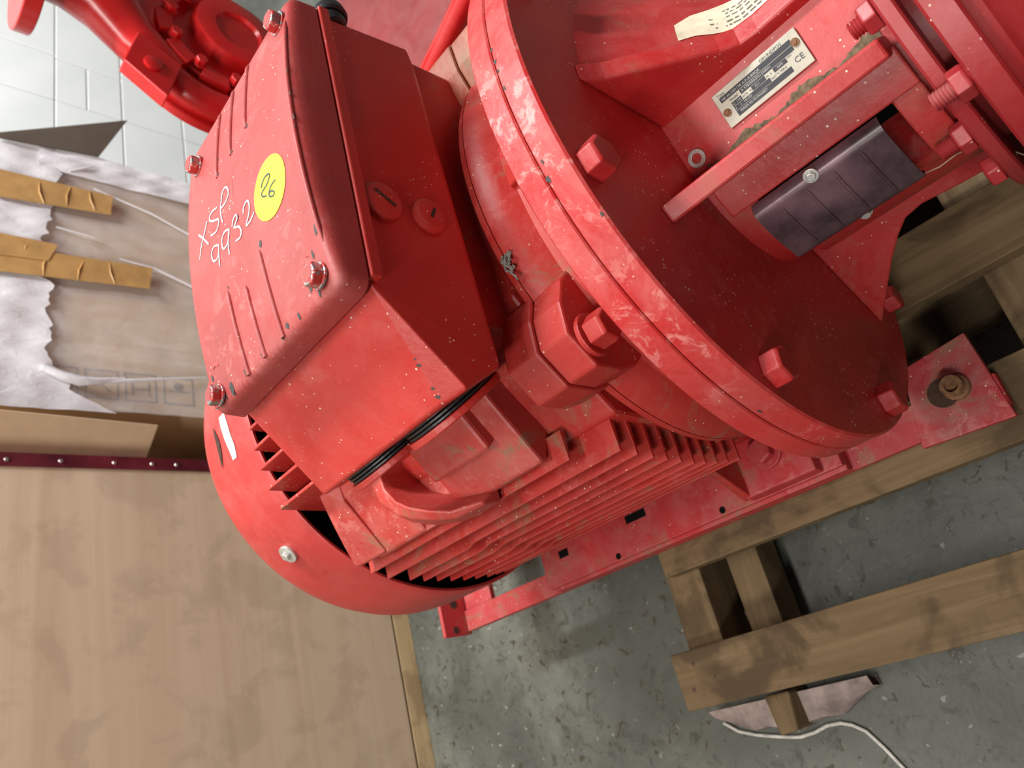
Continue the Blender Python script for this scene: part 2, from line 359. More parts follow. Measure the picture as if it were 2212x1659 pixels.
# ---- flanges
fl = part('adapter_flange', MB().lathe([(-18.9, 60), (-18.9, 224), (-17.9, 225), (-1.5, 225), (0, 223.5), (0, 60)], 160, closed=True), 'red_flange', ps, 0, 30)
bolt_fl = hexbolt_mesh('bolt', 21.5, 12.5)
for k in range(8):
    a = 111.0+45*k; y, z = pol(207, a)
    link('bolt', bolt_fl, 'red_lantern', fl, place((0, y, z), (1, 0, 0), 0.35+k*0.5), 0.8)
mf = part('motor_flange', MB().lathe([(-37, 60), (-37, 223.5), (-35.5, 225), (-20.6, 225), (-19.6, 224), (-19.6, 222), (-18.5, 222), (-18.5, 60)], 160, closed=True), 'red_flange', ps, 0, 30)

# ---- end shield
es = part('end_shield', MB().lathe([(-30, 120), (-36, 176), (-48, 171), (-62, 168), (-74, 170), (-80, 176), (-86, 180), (-95, 183), (-97.6, 183), (-97.6, 120)], 120, closed=True), 'red_motor', ps, 0, 28)
def lugpoly(th, s=1.0, ro=214):
    er = pol(1, th); et = (-er[1], er[0]); out = []
    for r, t in ((150, -48), (178, -46), (196, -36), (ro, -17), (ro, 17), (196, 36), (178, 46), (150, 48)): out.append((er[0]*r+et[0]*t*s, er[1]*r+et[1]*t*s))
    return out
bolt_es = hexbolt_mesh('bolt', 21, 14, 4, 15)
for th in (133, 47, -47, -133):
    lg = part('lug', MB().prism(lugpoly(th, 0.82, 213), -97.6, -72), 'red_grimy' if th == 47 else 'red_motor', es, 2.0)
    y, z = pol(197, th)
    link('bolt', bolt_es, 'red_motor', es, place((-72, y, z), (1, 0, 0), 0.3), 0.8)
for th in (92, 70):     # raised webs of the shield behind the flange
    e0, e1 = th-5.5, th+5.5
    part('web', MB().lathe([(-36, 150), (-36, 184), (-58, 178), (-76, 174), (-80, 150)], 6, a0=e0, a1=e1, closed=True), 'red_motor', es, 1.5)

# ---- motor housing with fins
core = [(-167, -84), (-169, 0), (-163, 88), (-120, 128), (-80, 158), (80, 158), (120, 128), (163, 88), (169, 0), (167, -84), (110, -150), (-110, -150)]
mh = part('motor_housing', MB().prism(core, -424, -112), 'red_motor', ps, 3)
part('housing_collar', MB().lathe([(-98.4, 120), (-98.4, 183), (-104, 182), (-109, 176), (-116, 168), (-124, 164), (-124, 120)], 120, closed=True), 'red_motor', mh, 0, 28)
for th in (133, 47, -47, -133):
    part('lug', MB().prism(lugpoly(th, 0.86, 214), -128, -98.4), 'red_grimy' if th == 47 else 'red_motor', mh, 2.0)
def sidefin(z, yo, xf, shift, sg=1):
    # blade following x with a small step half way back, thin, tapered towards its edge
    pts = [(xf, 0)]
    if shift: pts += [(-306, 0), (-312, -0.18*shift), (-318, -0.5*shift), (-324, -0.82*shift), (-332, -shift)]
    pts += [(-421, -(shift or 0))]
    b = MB(); vs = []
    for x, dz in pts: vs += [(x, sg*-158, z+dz-2.6), (x, sg*yo, z+dz-1.1), (x, sg*yo, z+dz+1.1), (x, sg*-158, z+dz+2.6)]
    fs = [(0, 1, 2, 3), tuple(range(len(vs)-1, len(vs)-5, -1))]
    for j in range(len(pts)-1):
        for i in range(4): fs.append((j*4+i, j*4+(i+1) % 4, (j+1)*4+(i+1) % 4, (j+1)*4+i))
    return b.add(vs, fs)
FINS = [(100, -181, -153, 0), (83, -187, -121, 0), (68, -190, -119, 9), (52, -192, -118, 9), (36, -193, -118, 9), (19.5, -194, -118, 9), (3.5, -194.5, -118, 9), (-12, -194, -118, 9), (-28.5, -193, -118, 9), (-45, -191, -118, 5), (-62, -189, -117, 0)]
for z, yo, xf, s in FINS:
    part('cooling_fin', sidefin(z, yo, xf, s), 'red_motor', mh, 0.7)
    part('cooling_fin', sidefin(z, yo, xf, s, -1), 'red_motor', mh, 0.7)
for y, zt in ((-60, 199), (-79, 195), (-98, 190), (-116, 181), (-40, 201), (-20, 203), (0, 204), (20, 203), (40, 201), (60, 199), (79, 195), (98, 190), (116, 181)):
    zb = 150 if abs(y) < 90 else 124
    part('cooling_fin', MB().hull([(x, y+sy*t, z) for x, z0, z1 in ((-424, zb, zt), (-290, zb, zt)) for z, t in ((z0, 3.2), (z1, 1.6)) for sy in (-1, 1)]), 'red_motor', mh, 0.7)
# shoulder block beside the terminal box, with the cast lifting lug
SHP = ((-150, 96), (-176, 106), (-177, 113), (-128, 151), (-96, 158), (-96, 110))
for xa, xb in ((-385, -312), (-262, -168)):
    part('shoulder_block', MB().hull([(x, y, z) for x in (xa, xb) for y, z in SHP]), 'red_shoulder', mh, 2.5)
part('shoulder_floor', MB().hull([(x, y, z) for x in (-316, -258) for y, z in ((-150, 96), (-176, 106), (-177, 112), (-160, 114), (-96, 112), (-96, 104))]), 'red_shoulder', mh, 1)
part('shoulder_block', MB().hull([(x, y, z) for x in (-256, -188) for y, z in ((-150, 130), (-160, 140), (-122, 168), (-96, 168), (-96, 120))]), 'red_shoulder', mh, 3)
part('shoulder_block', MB().hull([(-416, -177, 119), (-414, -172, 110), (-370, -177, 115), (-365, -132, 152), (-396, -146, 146), (-388, -112, 164), (-365, -96, 158), (-380, -100, 110), (-370, -150, 100), (-410, -152, 104)]), 'red_shoulder', mh, 2)
def lug_ring():
    # upright cast loop: inner wall, flat rim, outer flank falling to the shoulder
    top = [(-300, -112, 158), (-307.5, -132, 152), (-306.5, -144, 151), (-297, -157.5, 150), (-284, -167.5, 148), (-266, -177, 144), (-248, -184, 138), (-226, -184, 124)]
    low = [(-304, -108, 112), (-311, -121.7, 112), (-307.5, -135.4, 112), (-294.5, -148.5, 112), (-279, -157, 112), (-263, -163.4, 112), (-244, -170, 112), (-224, -172, 106)]
    out = [(-318, -108, 158), (-324, -134, 150), (-321, -149, 147), (-306, -165, 144), (-290, -175, 141), (-268, -184, 137), (-250, -189, 132), (-226, -187, 122)]
    foot = [(-338, -104, 128), (-356, -134, 124), (-345, -152, 120), (-322, -168, 114), (-300, -177, 110), (-272, -184, 108), (-252, -186, 106), (-226, -184, 104)]
    b = MB(); vs = []
    for k in range(8): vs += [low[k], top[k], out[k], foot[k]]
    fs = [(0, 1, 2, 3), (31, 30, 29, 28)]+[(j*4+i, j*4+(i+1) % 4, (j+1)*4+(i+1) % 4, (j+1)*4+i) for j in range(7) for i in range(4)]
    return b.add(vs, fs)
part('lifting_lug', lug_ring(), 'red_shoulder', mh, 2.5, 50, seg=3)
# feet
for sg in (1, -1):
    ft = part('motor_foot', MB().hull([(x, sg*y, z) for x in (-505, -100) for y, z in ((-110, -213), (-196, -213), (-196, -206), (-110, -206))]), 'red_base', mh, 1.5)
    part('foot_web', MB().hull([(x, sg*y, z) for x in (-470, -130) for y, z in ((-100, -207), (-138, -207), (-150, -100), (-100, -100))]), 'red_motor', mh, 1)
    part('foot_pad', MB().hull([(x, sg*y, z) for x in (-196, -118) for y, z in ((-120, -207), (-195, -207), (-193, -190), (-120, -190))]), 'red_base', mh, 2)
    part('foot_gusset', MB().hull([(-196, sg*-192, -190), (-206, sg*-192, -206), (-232, sg*-150, -206), (-196, sg*-150, -110), (-190, sg*-150, -110), (-190, sg*-192, -190), (-190, sg*-150, -206)]), 'red_motor', mh, 1)
    foot_bolt = hexbolt_mesh('bolt', 22, 10, 4, 18)
    link('bolt', foot_bolt, 'red_base', mh, place((-158, sg*-158, -190), (0, 0, 1), 0.4), 1.0)
for x, y, l, w in ((-343, -157, 30, 9), (-465, -161, 16, 9)):
    part('foot_slot', MB().box(x-l/2, x+l/2, y-w/2, y+w/2, -206.6, -205.4), 'black_hole', ft if False else mh)
for x, y in ((-234, -190), (-383, -191)):
    part('foot_hole', MB().cyl((x, y, -206.6), (x, y, -205.4), 3.6, 16), 'black_hole', mh)

# ---- fan cover
fc = part('fan_cover', MB().lathe([(-425, 200), (-424.6, 202.5), (-426, 203.5), (-440, 204), (-500, 203.5), (-520, 201.5), (-536, 196), (-550, 186), (-560, 170), (-566, 148), (-569, 100), (-570, 0.1), (-566, 0.1), (-565, 100), (-560, 150), (-548, 176), (-530, 192), (-500, 199), (-440, 200)], 144, closed=False), 'red_fan', ps, 0, 40)
part('fan_shade_disc', MB().lathe([(-446, 0.1), (-446, 199.5)], 96), 'black_hole', fc)  # flat black disc standing in for the shade inside the cover
y, z = pol(203.6, 133.4)
scr = hexbolt_mesh('screw', 8, 4, 3, 9.5)
link('screw', scr, 'zinc_dull', fc, place((-480, y, z), (0, y, z)), 0.6)
y, z = pol(203.6, -133); link('screw', scr, 'zinc_dull', fc, place((-480, y, z), (0, y, z)), 0.6)
b = MB(); N = 8
pv = []
for a, x0, x1 in ((91.0, -478, -466), (94, -476.5, -463), (98, -474, -461), (101.5, -471, -459), (104.5, -470, -462)):
    y, z = pol(204.5, a); pv += [(x0, y, z), (x1, y, z)]
b.add(pv, [(2*i, 2*i+1, 2*i+3, 2*i+2) for i in range(4)])
part('paper_scrap', b, 'paper', fc, label='torn white paper scrap')
b = MB(); pv = []
for i in range(9):
    a = 92+12*i/8; w = 3.2*math.sin(math.pi*i/8)+0.3; xc = -494+5*math.sin(math.pi*i/8); y, z = pol(204.6, a); pv += [(xc-w, y, z), (xc+w, y, z)]
b.add(pv, [(2*i, 2*i+1, 2*i+3, 2*i+2) for i in range(8)]); part('slot', b, 'rust_dark', fc)

# ---- terminal box
tb = part('terminal_box', MB().hull([(-104, -103, 280), (-268, -103, 280), (-268, 108, 280), (-104, 108, 280), (-124, -165, 229), (-268, -165, 228), (-106, -163, 224), (-103, -147, 197),
     (-103, 115, 205), (-268, 115, 205), (-268, -114, 162), (-136, -114, 162)]), 'red_box', ps, 2.5, seg=3)
rim = MB()
ro = [(-271, -107), (-99.5, -107), (-99.5, 111), (-271, 111)]
for (x0, x1, y0, y1) in ((-104, -97.4, -104, 108), (-270, -266, -104, 110), (-270, -104, -105, -102), (-270, -104, 106, 110)): rim.box(x0, x1, y0, y1, 273, 280.6)
part('box_rim', rim, 'red_box', tb, 1.2, seg=3)
part('box_neck', MB().hull([(x, y, z) for x, y in ((-110, 114), (-258, 114), (-258, -100), (-126, -100)) for z in (130, 206)]), 'red_motor', ps, 4)
n_ = Vector((0, -68, -53)).normalized()
for i, x in enumerate((-232, -160)):
    c = Vector((x, -139, 195)); 
    gp = part('gland_plate', MB().cyl(c+n_*8, c+n_*13, 37, 48), 'red_box', tb, 1)
    for q in range(3):
        part('gasket', MB().cyl(c+n_*(0.5+2.6*q), c+n_*(2.4+2.6*q), 36-0.6*q, 48), 'rubber', tb, 0.4)
for x, z, rr in ((-103.4, 259.5, 13.5), (-103.4, 224.5, 12.5)):
    pg = part('blanking_plug', MB().lathe([(-104, 0.1), (-104, rr), (-100.5, rr), (-99, rr-1.6), (-98.4, rr-3), (-98.0, 0.1)], 40, c=(-43.8, z)), 'red_box', tb, 0, 40)
    s = 1 if z > 240 else 0.5
    b = MB(); c = Vector((-97.8, -43.8, z)); u = Vector((0, 0.55, 0.83)) if z > 240 else Vector((0, -0.9, 0.45)); w = Vector((0, -u.z, u.y))
    b.add([c+u*(7*s+1)+w*1.1, c-u*(7*s+1)+w*1.1, c-u*(7*s+1)-w*1.1, c+u*(7*s+1)-w*1.1], [(0, 1, 2, 3)]); part('plug_slot', b, 'rust_dark', tb)
kn = part('cable_gland', MB().cyl((-112, 110, 262), (-112, 120, 262), 10, 32).cyl((-112, 120, 262), (-112, 130, 262), 12.5, 32, 10), 'rubber', tb, 2, 40, label='black plastic cable gland')

# ---- lid
def lidz(y): return 299+11*(1-(y/112)**2)
def rrect(x0, x1, y0, y1, r, n=8):
    pts = []
    for cx, cy, a0 in ((x1-r, y1-r, 0), (x0+r, y1-r, 90), (x0+r, y0+r, 180), (x1-r, y0+r, 270)):
        for i in range(n+1):
            a = math.radians(a0+90*i/n); pts.append((cx+r*math.cos(a), cy+r*math.sin(a)))
    # extra points along the long edges
    out = []
    for i, p in enumerate(pts):
        q = pts[(i+1) % len(pts)]; out.append(p); L = math.dist(p, q)
        if L > 20:
            k = int(L/9)
            for j in range(1, k): out.append((p[0]+(q[0]-p[0])*j/k, p[1]+(q[1]-p[1])*j/k))
    return out
X0, X1, Y0, Y1 = -268, -99, -112, 112
base = rrect(X0, X1, Y0, Y1, 9); cxl, cyl_ = (X0+X1)/2, (Y0+Y1)/2
def inset(d):
    s_x = ((X1-X0)/2-d)/((X1-X0)/2); s_y = ((Y1-Y0)/2-d)/((Y1-Y0)/2)
    return [(cxl+(x-cxl)*s_x, cyl_+(y-cyl_)*s_y) for x, y in base]
rings = []
for d, zf in ((0, 'b'), (0.5, 0.0), (1.0, 0.42), (1.9, 0.70), (3.2, 0.88), (4.8, 0.97), (6.5, 1.0), (9, 1.0), (16, 1), (26, 1), (40, 1), (56, 1), (72, 1), (82, 1)):
    ring = []
    for x, y in inset(d):
        zt = lidz(y); zz = 282.0 if zf == 'b' else 293+(zt-293)*zf; ring.append((x, y, zz))
    rings.append(ring)
b = MB(); nn = len(base); vs = [p for r_ in rings for p in r_]
fs = [(j*nn+i, j*nn+(i+1) % nn, (j+1)*nn+(i+1) % nn, (j+1)*nn+i) for j in range(len(rings)-1) for i in range(nn)]
fs.append(tuple(range(nn-1, -1, -1))); fs.append(tuple(range((len(rings)-1)*nn, len(rings)*nn))); b.add(vs, fs)
lid = part('terminal_box_lid', b, 'red_lid', ps, 0, 35)
def onlid(x, y, h=0.3): return (x, y, lidz(y)+h)
for (x, ya, yb) in ((-162, 108, 46), (-186, 107, 43), (-209, 106, 42), (-165, -48, -108), (-189, -58, -108), (-212, -47, -108)):
    b = MB(); path = [onlid(x, ya+(yb-ya)*i/12, -0.4) for i in range(13)]
    b.tube(path, [0.4]+[2.2]*11+([1.2] if ya > 0 else [2.0]), 10); part('lid_rib', b, 'red_lid', lid, 0, 50)
for (y0, y1) in ((-84, 86),):     # bead along the front edge
    part('lid_bead', MB().tube([onlid(-104.0, y0+(y1-y0)*i/20, -0.5) for i in range(21)], [0.5]+[1.7]*19+[0.5], 8), 'red_lid', lid, 0, 50)
scl = hexbolt_mesh('screw', 12.5, 6.0, 2.0, 8)
for i, (x, y) in enumerate(((-113, 93), (-246, 84), (-115, -99), (-253, -102))):
    s = link('screw', scl, 'zinc_painted', lid, place(onlid(x, y, 0), (0, 0, 1), 0.4*i), 0.9)
    part('screw_top', MB().cyl(onlid(x, y, 7.95), onlid(x, y, 8.2), 4.9, 20), 'red_lid', lid)
for (x, y, th) in ((-122, -88, 0.9), (-250, -88, 1.4)):
    part('recess', MB().ribbon([onlid(x+7*math.cos(th+a), y+7*math.sin(th+a), 0.15) for a in (-0.7, -0.35, 0, 0.35, 0.7)], 3.2, (0, 0, 1)), 'red_motor', lid)
b = MB(); sv = [onlid(-140, -21, 0.35)]+[onlid(-140+20*math.cos(i*math.pi/24), -21+20*math.sin(i*math.pi/24), 0.35) for i in range(48)]
b.add(sv, [(0, i+1, (i+1) % 48+1) for i in range(48)]); part('sticker', b, 'sticker_yellow', lid, label='round yellow sticker with the number 26')
def smooth_path(p, k=4):
    out = []
    for i in range(len(p)-1):
        p0 = p[max(i-1, 0)]; p1 = p[i]; p2 = p[i+1]; p3 = p[min(i+2, len(p)-1)]
        for j in range(k):
            t = j/k
            out.append(tuple(0.5*((2*p1[q])+(-p0[q]+p2[q])*t+(2*p0[q]-5*p1[q]+4*p2[q]-p3[q])*t*t+(-p0[q]+3*p1[q]-3*p2[q]+p3[q])*t**3) for q in (0, 1)))
    return out+[p[-1]]
b = MB()
for s in CHALK: b.ribbon([onlid(x, y, 0.35) for x, y in smooth_path(s)], 1.35, (0, 0, 1))
part('chalk_writing', b, 'chalk', lid, label='handwritten white XSP 9932')
b = MB()
for s in NUM: b.ribbon([onlid(x, y, 0.6) for x, y in smooth_path(s)], 1.2, (0, 0, 1))
part('sticker_number', b, 'ink', lid, label='handwritten 26')
rc = random.Random(3)
for x, y, r in CHIPS:
    y = max(-106, min(106, y)); x = max(-262, min(-103, x)); n = 9
    off = [r*rc.uniform(0.45, 1.0)*0.62 for _ in range(n)]; el = rc.uniform(0.5, 1.2)
    b = MB(); b.add([onlid(x+off[i]*math.cos(2*math.pi*i/n)*el, y+off[i]*math.sin(2*math.pi*i/n)*1.5, 0.22) for i in range(n)], [tuple(range(n))]); part('paint_chip', b, 'chip_grey', lid)

# ---- lantern between motor flange and pump
SH = [(0, 166), (8, 154), (16, 146), (30, 131), (51, 112), (66, 97), (76, 93), (160, 93)]
def lantern_r(x, th):
    th %= 360; s = lerp(x, SH)
    def panel(): return min(86/max(0.3, math.cos(math.radians(th-112))), 112)
    if 87 < th < 126: return panel()
    if 126 <= th <= 236:
        if 139 < th < 172 and 24 < x < 119: return 50
        return 92 if 24 < x else 86
    return s
xs = [0, 4, 8, 12, 16, 20, 23.9, 24.1, 30, 40, 51, 58, 66, 72, 76, 90, 105, 118.9, 119.1, 127, 134, 142]
ths = [i*3 for i in range(120)]+[86.9, 87.1, 125.9, 126.1, 138.9, 139.1, 171.9, 172.1, 235.9, 236.1]; ths = sorted(ths)
vs = []; 
for x in xs:
    for t in ths:
        y, z = pol(lantern_r(x, t), t); vs.append((x, y, z))
nT = len(ths); fs = [(j*nT+i, j*nT+(i+1) % nT, (j+1)*nT+(i+1) % nT, (j+1)*nT+i) for j in range(len(xs)-1) for i in range(nT)]
la = part('lantern', MB().add(vs, fs), 'red_lantern', ps, 0, 38)
def radial_plate(prof, th, w, r0):
    er = pol(1, th); et = (-er[1], er[0]); b = MB(); n = len(prof)
    pts = [(x, r) for x, r in prof]+[(prof[-1][0], r0), (prof[0][0], r0)]
    vs = [(x, er[0]*r+et[0]*s, er[1]*r+et[1]*s) for s in (-w/2, w/2) for x, r in pts]; m_ = len(pts)
    return b.add(vs, [tuple(range(m_)), tuple(range(2*m_-1, m_-1, -1))]+[(i, m_+i, m_+(i+1) % m_, (i+1) % m_) for i in range(m_)])
GU = [(0, 174), (10, 160), (24, 147), (38, 133), (51, 121), (62, 110), (72, 103), (84, 101), (142, 101)]
part('rib', radial_plate(GU, 87.5, 15, 60), 'red_lantern', la, 2.5, seg=3)
part('rib', radial_plate([(0, 161), (60, 146), (134, 124), (134, 70)], 124.2, 12.5, 60), 'red_lantern', la, 1.8)
GL = [(0, 191), (12, 176), (24, 161), (40, 141), (54, 126), (66, 116), (80, 113), (107, 116), (142, 118)]
part('rib', radial_plate(GL, 236, 14, 60), 'red_lantern', la, 2)
part('rib', radial_plate(GL, 304, 14, 60), 'red_lantern', la, 2)
# window frame around the opening
part('window_frame', MB().lathe([(9, 70), (9, 102), (136, 102), (136, 70)], 10, a0=125.5, a1=140.0, closed=True), 'red_lantern', la, 1.5)
part('window_frame', MB().lathe([(118.5, 70), (118.5, 99), (136, 99), (136, 70)], 30, a0=140, a1=176, closed=True), 'red_lantern', la, 1.5)
part('window_shade_lining', MB().lathe([(25, 51.5), (118, 51.5)], 14, a0=140, a1=171), 'black_hole', la)  # black lining, shade of the opening put into the colour
part('window_shade_lining', MB().lathe([(118.2, 52), (118.2, 90)], 14, a0=140, a1=171), 'black_hole', la)
part('shaft_coupling', MB().lathe([(5, 0.1), (5, 40), (60, 40), (60, 25), (140, 25)], 32), 'black_hole', la)
# coupling guard: curved dark sheet over the window
GR = 111
def guard_grid():
    b = MB(); n = 20; prof = []
    vs = []; xsg = (22.5, 24, 108, 109.5)
    for x in (23, 109):
        for i in range(n+1):
            t = 140.3+(169-140.3)*i/n; r = GR if i > 1 else (GR-7 if i == 0 else GR-1.5)
            if i >= n-1: r = GR-1.5-(i-n+1)*5
            vs.append((x, *pol(r, t)))
    for x in (23, 109):
        for i in range(n+1):
            t = 140.3+(169-140.3)*i/n; r = (GR if i > 1 else (GR-7 if i == 0 else GR-1.5))
            if i >= n-1: r = GR-1.5-(i-n+1)*5
            vs.append((x, *pol(r-2.2, t)))
    k = n+1; fs = []
    for i in range(n):
        fs += [(i, i+1, k+i+1, k+i), (2*k+i, 3*k+i, 3*k+i+1, 2*k+i+1), (i, 2*k+i, 2*k+i+1, i+1), (k+i, k+i+1, 3*k+i+1, 3*k+i)]
    fs += [(0, k, 3*k, 2*k), (n, 2*k+n, 3*k+n, k+n)]
    return b.add(vs, fs)
gd = part('coupling_guard', guard_grid(), 'guard', ps, 0, 40, label='curved dark coupling guard')
for x in (39, 57, 75, 93):
    b = MB().tube([(x, *pol(GR+0.1, 145+(165-145)*i/14)) for i in range(15)], [0.5]+[1.1]*13+[0.5], 8); part('guard_ridge', b, 'guard', gd, 0, 50)
sg_ = hexbolt_mesh('screw', 5.5, 2.4, 1.0, 4.6)
for x, t, r in ((64, 142.0, 110), (70, 168, 107)):
    y, z = pol(r, t); link('screw', sg_, 'zinc_dull', gd, place((x, y, z), (0, y, z)), 0.8)
# name plate on the flat panel
th = 112; nP = Vector((0, *pol(1, th))); uP = Vector((1, 0, 0)); vP = nP.cross(uP).normalized()   # u along the shaft, v across
cP = Vector((69, 0, 0))+nP*86.6+vP*0
# v is chosen so that +v runs towards the upper rib
if vP.y < 0: vP = -vP
cP = Vector((68.7, -21.0, 85.4))+nP*0.2
def onplate(u, v, h=0.0): return cP+uP*u+vP*v+nP*h
def quad(u0, u1, v0, v1, h, t=0.6):
    b = MB(); return b.hull([onplate(u, v, hh) for u in (u0, u1) for v in (v0, v1) for hh in (h-t, h)])
pl = part('name_plate', quad(-30.5, 30.5, -12.2, 12.2, 1.0, 1.4), 'plate_metal', ps, 0.4, label='pump name plate with CE mark')
# the plate reads with +u to the right and +v up
def band(u0, u1, v0, v1): part('plate_field', quad(u0, u1, v0, v1, 1.16, 0.2), 'plate_black', pl)
band(-27, 25, 4.5, 8.0); band(-14, 24.4, 1.0, 4.1)
band(-22, -14.8, -2.2, 0.7); band(-7.2, 2.6, -2.2, 0.7); band(8.6, 17.8, -2.2, 0.7)
band(-22, 4.6, -5.3, -2.5); band(-22, 18, -9.2, -5.6)
Mp = Matrix.Identity(4)
for i, a in enumerate((uP, vP, nP)):
    for j in range(3): Mp[j][i] = a[j]
def ptext(s, size, u, v, mat, h=1.3):
    me = text_mesh(s, size); p = W(onplate(u, v, h)); M = Matrix.Translation(p) @ Mp; link('lettering', me, mat, pl, M)
ptext('GRUNDFOS', 2.9, 4.5, 8.4, 'ink'); ptext('Type', 2.6, -27.5, 8.6, 'ink'); ptext('Model', 2.4, -22, 1.7, 'ink')
ptext('NB 65-200/198 A-F-A-BAQE', 2.4, -26, 5.2, 'plate_text'); ptext('A 97839202P21250001', 2.3, -13, 1.9, 'plate_text')
ptext('Q  139.1', 2.1, -21.7, -1.5, 'plate_text'); ptext('m\u00b3/h  H', 2.1, -14.2, -1.5, 'ink'); ptext('63.1', 2.1, -5, -1.5, 'plate_text')
ptext('m  n', 2.1, 3.2, -1.5, 'ink'); ptext('2970', 2.1, 11, -1.5, 'plate_text'); ptext('min\u207b\u00b9', 2.1, 18.4, -0.6, 'ink')
ptext('p     t   16/120', 2.1, -21.5, -4.5, 'plate_text'); ptext('bar/\u00b0C MAX', 2.1, 5.2, -4.6, 'ink'); ptext('MADE IN HUNGARY', 2.2, -19.5, -7.8, 'plate_text')
ptext('CE', 5.2, 21, -6.6, 'ink')
rv = MB().cyl((0, 0, 0), (0, 0, 1.2), 2.5, 16).cyl((0, 0, 1.2), (0, 0, 2.0), 1.4, 12).mesh('rivet', 40, conv=False)
for u, v in ((26.8, 4.2), (-27.0, -2.6)):
    link('rivet', rv, 'rust', pl, Matrix.Translation(W(onplate(u, v, 0.9))) @ Mp)
# worn paper label on the upper shell
b = MB(); pv = []; nI = 8
for i in range(nI+1):
    x = 44+i*8.2; t0 = 80.0-0.10*abs(i-4)**2 if i else 80; t1 = t0-(8+12*min(1, i/3))*(1 if i < 7 else 0.9); r = lerp(x, SH)
    pv += [(x, *pol(r+0.7, t0)), (x, *pol(r+0.7, (t0+t1)/2)), (x, *pol(r+0.7, t1))]
b.add(pv, [f for i in range(nI) for f in ((3*i, 3*i+3, 3*i+4, 3*i+1), (3*i+1, 3*i+4, 3*i+5, 3*i+2))])
part('paper_label', b, 'label_paper', la, 0, 60, label='torn and stained paper label')

b = MB(); pv = []; rd = random.Random(4)
for i in range(60):
    x = 12+i*2.05; w0 = 117.2+1.6*math.sin(i*.31)+rd.uniform(-.7, .7)
    for t, hh in ((w0, 0.1), (w0+2, 0.9+rd.uniform(-.3, .5)), (123.6, 1.2+rd.uniform(-.4, .4))):
        r = 86/math.cos(math.radians(t-112)); pv.append((x, *pol(r+hh, t)))
b.add(pv, [(3*i+k, 3*i+3+k, 3*i+4+k, 3*i+1+k) for i in range(59) for k in range(2)]); o = part('dirt_deposit', b, 'dirt', la, 0, 70); o['kind'] = 'stuff'
def rim_chip(x, th, r=1.6, R=225.25):
    n = 8; b = MB(); pts = []
    for i in range(n):
        rr = r*rd.uniform(0.5, 1.1); a = 2*math.pi*i/n; pts.append((x+rr*math.cos(a), *pol(R, th+math.degrees(rr*1.6*math.sin(a)/R))))
    return b.add(pts, [tuple(range(n))])
for x, th, r in RIMCHIPS: part('paint_chip', rim_chip(x, th, r), 'chip_grey', fl)
for f, r in ((0.62, 0.7), (0.67, 1.2), (0.86, 1.2), (0.93, 1.5)):
    c = Vector((-104, -103, 280)).lerp(Vector((-124, -165, 229)), f); nn_ = Vector((0.25, -0.62, 0.74)).normalized(); u = nn_.orthogonal().normalized(); w = nn_.cross(u); c = c+nn_*0.15
    part('paint_chip', MB().add([c+(u*math.cos(a)+w*math.sin(a)*1.5)*r*rd.uniform(.5, 1) for a in [2*math.pi*i/9 for i in range(9)]], [tuple(range(9))]), 'chip_grey', tb)
b = MB()
for k, (tq, xa, xb) in enumerate(((77, 62, 104), (74.5, 60, 106), (71.5, 60, 92), (69, 64, 108), (66.5, 66, 100))):
    xx = xa
    while xx < xb-3:
        w_ = rd.uniform(1.5, 4.5); 
        b.add([(xx, *pol(lerp(xx, SH)+0.95, tq)), (xx+w_, *pol(lerp(xx+w_, SH)+0.95, tq)), (xx+w_, *pol(lerp(xx+w_, SH)+0.95, tq-0.7)), (xx, *pol(lerp(xx, SH)+0.95, tq-0.7))], [(0, 1, 2, 3)]); xx += w_+rd.uniform(0.8, 1.6)
part('label_print', b, 'print_grey', la)
# ---- pump side rings, bolts and casing
r1 = part('pump_cover_ring', MB().lathe([(140.5, 20), (140.5, 122.5), (142, 124), (148, 124), (149.3, 122.5), (149.3, 92), (156.2, 92), (156.2, 20)], 120, closed=True), 'red_pump', ps, 0, 30)
r2 = part('pump_casing', MB().lathe([(156.5, 20), (156.5, 137), (158, 139), (169.5, 139), (171, 137), (171, 124), (178, 122), (184, 132), (194, 158), (212, 178), (240, 186), (270, 178), (290, 155), (298, 110), (298, 20)], 120, closed=True), 'red_pump', ps, 0, 34)
part('discharge_neck', MB().cyl((242, 60, 120), (242, 60, 330), 62, 40).cyl((242, 60, 318), (242, 60, 342), 110, 48), 'red_pump', r2, 2, 40)
nutm = hexbolt_mesh('nut', 17, 8.4)
def stud(loc_x, r, th, x_thread, xs_nut, d):
    y, z = pol(r, th); nP_ = link('nut', nutm, 'red_pump', r2, place((xs_nut, y, z), (1 if d > 0 else -1, 0, 0), math.radians(th)), 0.8)
    b = MB(); a, c = sorted((x_thread, xs_nut)); k = 0; x = a; prof = [(a, 0.1)]
    while x < c: prof += [(x, 4.6), (x+0.9, 5.4)]; x += 1.8
    prof += [(c, 5.0), (c, 0.1)]; part('stud', b.lathe(prof, 20, c=(y, z)), 'red_worn' if d > 0 else 'red_pump', r2, 0, 20)
stud(0, 131, 141.5, 137, 148.2, 1)
stud(0, 108, 163, 122, 139.5, -1)
stud(0, 108, 115, 124, 139.5, -1)
stud(0, 112, 185, 132, 139.5, -1)
# support foot of the pump under the casing
part('pump_foot', MB().hull([(x, y, z) for x in (200, 280) for y, z in ((-110, -225), (110, -225), (80, -120), (-80, -120))]), 'red_pump', r2, 3)

